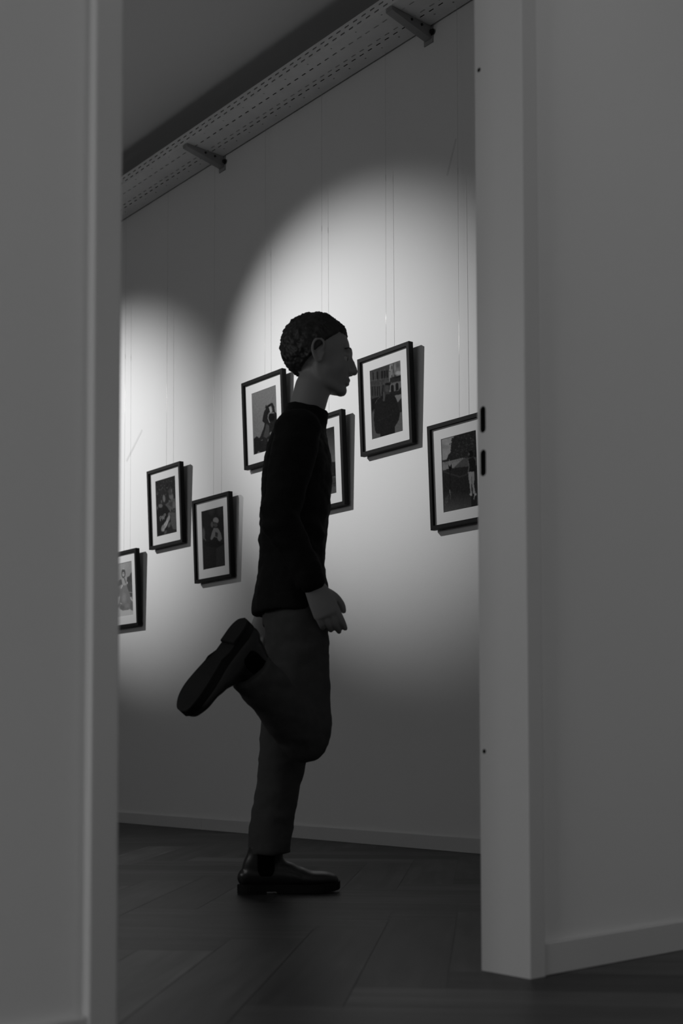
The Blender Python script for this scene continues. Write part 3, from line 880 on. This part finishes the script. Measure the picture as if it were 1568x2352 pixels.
def hand(bm, wrist, elbow, side, bend=0.0):
    """relaxed hand: palm faces the body, thumb forward"""
    W0 = Vector(wrist); D = (W0 - Vector(elbow)).normalized()
    N = Vector((0, side, 0)); N = (N - D * N.dot(D)).normalized()          # palm normal, towards the body
    F = D.cross(N).normalized()
    if F.x < 0: F = -F                                                    # thumb side
    def P(d, f, n): return W0 + D * d + F * f + N * n
    loft(bm, [tuple(P(-.01, 0, 0)) + (.026, .018), tuple(P(.03, .002, 0)) + (.034, .015), tuple(P(.075, 0, .003)) + (.037, .012)], ref=N, seg=20)
    for k, (f, L, r) in enumerate(((.028, .072, .0094), (.0095, .080, .0098), (-.009, .074, .0094), (-.027, .060, .0084))):
        c = 0.35 + 0.12 * k
        a0 = c * 0.55
        b0 = P(.068, f * .95, .002)
        d1 = D * math.cos(a0) + N * math.sin(a0); p1 = b0 + d1 * (L * .45)
        a1 = a0 + c; d2 = D * math.cos(a1) + N * math.sin(a1); p2 = p1 + d2 * (L * .30)
        a2 = a1 + c * .8; d3 = D * math.cos(a2) + N * math.sin(a2); p3 = p2 + d3 * (L * .22)
        loft(bm, [tuple(b0) + (r, r), tuple(p1) + (r * .95, r * .95), tuple(p2) + (r * .88, r * .88), tuple(p3) + (r * .75, r * .75)], ref=F, seg=12, sub=3)
    t0 = P(.015, .018, .006); t1 = P(.042, .038, .014); t2 = P(.068, .045, .022); t3 = P(.086, .043, .030)
    loft(bm, [tuple(t0) + (.0125, .0125), tuple(t1) + (.0105, .0105), tuple(t2) + (.0095, .0095), tuple(t3) + (.0078, .0078)], ref=N, seg=12, sub=3)

def make_body():
    bm = bmesh.new()
    # trunk and neck
    loft(bm, [(.016, 0, .80, .066, .120), (.016, 0, .93, .056, .105), (.022, 0, 1.08, .064, .118), (.030, 0, 1.18, .058, .110), (.038, 0, 1.26, .045, .055), (.054, 0, 1.335, .049, .050), (.072, 0, 1.40, .050, .050)])
    # limbs
    for h, k, a in ((hipL, kneeL, ankL), (hipR, kneeR, ankR)):
        loft(bm, [h + (.058, .058), lerp(h, k, .5) + (.052, .052), k + (.040, .040), lerp(k, a, .35) + (.040, .040), a + (.034, .030)])
    for s, e, w_ in ((shR, elR, wrR), (shL, elL, wrL)):
        loft(bm, [s + (.040, .038), lerp(s, e, .5) + (.030, .030), e + (.028, .027), lerp(e, w_, .4) + (.028, .027), w_ + (.023, .019)])
    hand(bm, wrR, elR, 1); hand(bm, wrL, elL, -1)
    # head
    hell(bm, (-.016, 0, .022), (.092, .074, .081)); hell(bm, (.028, 0, -.020), (.054, .057, .078))
    hell(bm, (.026, 0, -.062), (.046, .045, .034)); hell(bm, (.012, 0, -.078), (.050, .034, .018)); hell(bm, (.016, 0, -.042), (.050, .061, .048)); hell(bm, (.040, 0, -.058), (.036, .042, .034)); hell(bm, (.062, 0, -.086), (.018, .022, .017)); hell(bm, (-.005, 0, -.050), (.045, .050, .035))
    hell(bm, (.068, 0, .020), (.017, .046, .011))
    for s in (-1, 1):
        hell(bm, (.044, s * .033, -.028), (.028, .022, .028))
        hell(bm, (-.008, s * .0705, -.008), (.016, .005, .027), Euler((0, math.radians(-10), 0)))
        hx_ = [(.006, .074, .006), (.004, .078, .020), (-.010, .081, .026), (-.022, .082, .016), (-.024, .080, -.004), (-.017, .077, -.022), (-.006, .074, -.033), (.003, .072, -.028)]
        loft(bm, [tuple(hp(a_, s * b_, c_)) + ((.0042, .0036) if q_ < 6 else (.0055, .004)) for q_, (a_, b_, c_) in enumerate(hx_)], ref=(0, 1, 0), seg=10, sub=3)
        hell(bm, (.007, s * .072, -.010), (.004, .004, .006))
        hell(bm, (.083, s * .010, -.034), (.009, .007, .007))
        hell(bm, (.064, s * .031, .003), (.016, .016, .0045))
        j0, j1, j2, j3 = hp(.058, s * .012, -.086), hp(.032, s * .034, -.076), hp(.002, s * .047, -.052), hp(-.004, s * .056, -.012)
        loft(bm, [tuple(j0) + (.013, .013), tuple(j1) + (.015, .013), tuple(j2) + (.016, .012), tuple(j3) + (.014, .010)], ref=(0, 1, 0), seg=14, sub=4)
    n0, n1 = hp(.076, 0, .008), hp(.0925, 0, -.029)
    loft(bm, [tuple(n0) + (.009, .007), tuple((n0 + n1) / 2) + (.010, .0085), tuple(n1) + (.0115, .011)], seg=14, sub=3)
    hell(bm, (.070, 0, -.054), (.013, .024, .014))
    hell(bm, (.079, 0, -.0555), (.007, .020, .0045)); hell(bm, (.077, 0, -.0655), (.0075, .018, .0055))
    me = remeshed(bm, 0.0030, 2)
    # relax the face and skull more than the fingers, keeping ears, nose and lips
    b2 = bmesh.new(); b2.from_mesh(me)
    inv = HM.inverted()
    def soft(v):
        p = inv @ v.co
        if p.z < -.13: return False
        if abs(p.y) > .066 and p.x < .012: return False
        if p.x > .072 and p.z < .0: return False
        return True
    vs = [v for v in b2.verts if soft(v)]
    for _ in range(14): bmesh.ops.smooth_vert(b2, verts=vs, factor=0.5, use_axis_x=True, use_axis_y=True, use_axis_z=True)
    b2.to_mesh(me); b2.free()
    return me

person = mesh_obj('person', make_body(), M_skin)
person.location = PB
person.rotation_euler = (0, 0, -YAW)
tag(person, 'person in black jacket, grey trousers and ankle boots striding past the framed pictures', 'person')

for s in (-1, 1):
    bm = bmesh.new(); ellip(bm, hp(.0605, s * .031, -.006), (.0125, .0125, .0125)); e = obj('eye', bm, M_eye, person, True)
    bm = bmesh.new(); ellip(bm, hp(.0705, s * .0315, -.006), (.0035, .0055, .0055)); obj('iris', bm, M_iris, e, True)
    bm = bmesh.new()
    a, b, c = hp(.0795, s * .014, .018), hp(.0755, s * .031, .024), hp(.0625, s * .047, .018)
    loft(bm, [tuple(a) + (.003, .003), tuple(b) + (.0035, .003), tuple(c) + (.002, .002)], ref=(0, 0, 1), seg=8, sub=3)
    obj('eyebrow', bm, M_hair, person, True)

# hair: a closed cap of short swept hair
def make_hair():
    bm = bmesh.new()
    bmesh.ops.create_icosphere(bm, subdivisions=6, radius=1.0)
    for v in bm.verts:
        d = v.co.normalized()
        x, y, z = d
        p = Vector((x * .096 - .018, y * .078, z * .085 + .024))
        # hairline: forehead high, dropping behind the ears to the nape
        line = 0.062 if p.x > .045 else (0.062 - (0.045 - p.x) * 1.15)
        line = max(line, -0.055)
        t = max(0.0, min(1.0, (p.z - line) / 0.016 + 0.5))
        tuft = 0.006 * noise.noise(Vector((d.x * 5, d.y * 9, d.z * 5))) + 0.0035 * noise.noise(Vector((d.x * 18, d.y * 34, d.z * 14)))
        topv = 0.008 * max(0, z) - 0.006 * max(0, x)
        k = 1.0 + (t * 0.045 * (1 - .7 * max(0, x)) - (1 - t) * 0.18)
        base = Vector((-.018, 0, .025))
        v.co = HM @ (base + (p - base) * k + d * (t * (tuft + topv)))
    o = obj('hair', bm, M_hair, person, True); return o
make_hair()

# jacket
def make_jacket():
    bm = bmesh.new()
    loft(bm, [(.012, 0, .760, .110, .178), (.013, 0, .80, .106, .172), (.016, 0, .93, .088, .142), (.022, 0, 1.08, .097, .150), (.030, 0, 1.20, .090, .160), (.036, 0, 1.265, .074, .122), (.044, 0, 1.305, .060, .072)], flat=True, sub=6, seg=40)
    loft(bm, [(.043, 0, 1.27, .062, .064), (.056, 0, 1.338, .057, .060)], flat=True)     # collar
    for s, e, w_ in ((shR, elR, wrR), (shL, elL, wrL)):
        loft(bm, [s + (.064, .058), lerp(s, e, .35) + (.060, .056), lerp(s, e, .75) + (.053, .050), e + (.051, .049), lerp(e, w_, .45) + (.046, .044), lerp(e, w_, .9) + (.036, .034)], seg=24)
        ellip(bm, s, (.066, .058, .058))
    f1 = foldn(9, .007, (1, 1, .8), 3.1); f2 = foldn(22, .003, (1, 1, 2.2), 8.0)
    return remeshed(bm, 0.006, 5, lambda c, n: f1(c, n) + f2(c, n) + 0.003 * math.sin(c.z * 60 + 5 * noise.noise(c * 8)) * max(0, 1 - abs(c.z - 1.0) / .12))
jk = mesh_obj('jacket', make_jacket(), M_jacket, person)

# trousers
def make_trousers():
    bm = bmesh.new()
    loft(bm, [(.018, 0, .735, .090, .142), (.014, 0, .80, .086, .145), (.016, 0, .90, .076, .125)], flat=True)
    h, k, a = hipL, kneeL, ankL
    loft(bm, [h + (.078, .066), lerp(h, k, .22) + (.084, .077), lerp(h, k, .5) + (.078, .076), k + (.070, .064), lerp(k, a, .45) + (.062, .058), (a[0] + .003, a[1], .150) + (.057, .053), (a[0] + .004, a[1], .108) + (.058, .053)], flat=True, seg=32, sub=8)
    h, k, a = hipR, kneeR, ankR
    loft(bm, [h + (.076, .066), lerp(h, k, .22) + (.083, .077), lerp(h, k, .5) + (.077, .076), lerp(h, k, .92) + (.062, .062), tuple(Vector(k) + Vector((-.012, -.005, -.003))) + (.061, .060), lerp(k, a, .25) + (.066, .062), lerp(k, a, .6) + (.060, .056), lerp(k, a, .93) + (.057, .053)], flat=True, seg=32, sub=8)
    f1 = foldn(7, .008, (1, 1, .7), 1.7); f2 = foldn(20, .0035, (1, 1, 1.6), 5.0)
    def disp(c, n):
        r = f1(c, n) + f2(c, n)
        if c.y > 0 and c.z < .30:      # stacked folds above the planted boot
            r += .0035 * math.sin(c.z * 95 + 4 * noise.noise(c * 9)) * (1 - c.z / .30)
        return r
    return remeshed(bm, 0.006, 4, disp)
mesh_obj('trousers', make_trousers(), M_trouser, person)

# boots
def boot_upper_bm():
    bm = bmesh.new()
    rows = [(-.062, 0, .044, .028, .026), (-.045, 0, .050, .036, .032), (-.01, 0, .052, .042, .036), (.04, 0, .050, .040, .036), (.08, 0, .043, .031, .040), (.115, 0, .0375, .0240, .0435), (.15, 0, .0365, .0225, .0415), (.174, 0, .034, .0190, .034)]
    loft(bm, rows, seg=28, sub=5)
    loft(bm, [(-.020, 0, .035, .060, .033), (-.018, 0, .070, .057, .034), (-.012, 0, .100, .051, .036), (-.009, 0, .128, .048, .037)], flat=True, seg=32)
    ellip(bm, (.030, 0, .072), (.045, .026, .024), Euler((0, math.radians(32), 0)))
    return bm
UP = remeshed(boot_upper_bm(), 0.0035, 5, lambda c, n: 0.0010 * math.sin(c.x * 160 + c.z * 60) * max(0, 1 - abs(c.x - .085) / .03) * (1 if c.z > .04 else 0))
def sole_bm():
    bm = bmesh.new()
    out = []
    ctrl = [(-.088, 0), (-.080, .022), (-.055, .033), (-.01, .032), (.04, .033), (.09, .043), (.13, .047), (.165, .042), (.190, .026), (.198, 0)]
    C = catmull([(x, y, 0) for x, y in ctrl], 4)
    up_ = [(c[0], c[1]) for c in C]; out = up_ + [(x, -y) for x, y in reversed(up_[1:-1])]
    def slab(z0f, z1f, cond=None, shrink=1.0):
        pts = out if cond is None else [p for p in out if cond(p[0])]
        A = [bm.verts.new((x, y * shrink, z0f(x))) for x, y in pts]; B = [bm.verts.new((x, y * shrink, z1f(x))) for x, y in pts]
        bm.faces.new(list(reversed(A))); bm.faces.new(B); n = len(pts)
        for k in range(n): bm.faces.new((A[k], A[(k + 1) % n], B[(k + 1) % n], B[k]))
    spring = lambda x: 0.010 * max(0, (x - .12) / .078) ** 2
    arch = lambda x: 0.010 if -.025 < x < .045 else 0.0
    slab(lambda x: (0.007 if x < .040 else 0.001) + spring(x), lambda x: 0.027 + spring(x) - max(0, x) * .02)
    slab(lambda x: 0.0, lambda x: 0.0085, lambda x: x < -.005, 0.98)
    bmesh.ops.recalc_face_normals(bm, faces=bm.faces)
    bmesh.ops.bevel(bm, geom=[e for e in bm.edges if e.calc_face_angle(0) > 1.0], offset=0.0015, segments=2, affect='EDGES')
    return bm
UPT = None
def gore_bm(side):
    """elastic side panel draped on the shaft"""
    bmt = bmesh.new(); bmt.from_mesh(UP); tree = BVHTree.FromBMesh(bmt); bmt.free()
    bm = bmesh.new(); nu, nv = 14, 18; grid = []
    for j in range(nv + 1):
        z = .050 + .072 * j / nv; row = []
        half = .0235 * min(1.0, 0.55 + 0.45 * math.sqrt(min(1, (z - .050) / .018)))
        for i in range(nu + 1):
            x = -.012 + half * (2 * i / nu - 1)
            hit = tree.ray_cast(Vector((x, side * .2, z)), Vector((0, -side, 0)))
            y = hit[0].y if hit[0] else side * .036
            rib = 0.0004 * math.sin(i * 2.4)
            row.append(bm.verts.new((x, y + side * (.0012 + rib), z)))
        grid.append(row)
    for j in range(nv):
        for i in range(nu):
            f = (grid[j][i], grid[j][i + 1], grid[j + 1][i + 1], grid[j + 1][i])
            bm.faces.new(f if side < 0 else tuple(reversed(f)))
    return bm
def boot(M, label):
    u = bpy.data.objects.new('boot', UP if len(UP.materials) else UP); COL.objects.link(u)
    if not len(UP.materials): finish(UP, M_leather, True)
    u.parent = person; u.matrix_local = M; u['label'] = label
    s = obj('sole', sole_bm(), M_sole, u)
    for sd in (-1, 1):
        g = obj('elastic_panel', gore_bm(sd), M_gore, u, True)
        md = g.modifiers.new('t', 'SOLIDIFY'); md.thickness = .001; md.offset = -1
M1 = Matrix.Translation((ankL[0] + .003, ankL[1], 0)) @ Matrix.Rotation(math.radians(9), 4, 'Z')
boot(M1, 'planted dark leather ankle boot')
k, a = Vector(kneeR), Vector(ankR)
sh = (a - k).normalized(); upv = -sh
fwd = Vector((-.30, 0, -1)); fwd = (fwd - upv * fwd.dot(upv)).normalized()
lat = upv.cross(fwd).normalized()
Rm = Matrix((fwd, lat, upv)).transposed().to_4x4()
M2 = Matrix.Translation(a) @ Rm @ Matrix.Rotation(math.radians(-4), 4, 'Y') @ Matrix.Translation((0, 0, -.085))
boot(M2, 'lifted dark leather ankle boot')
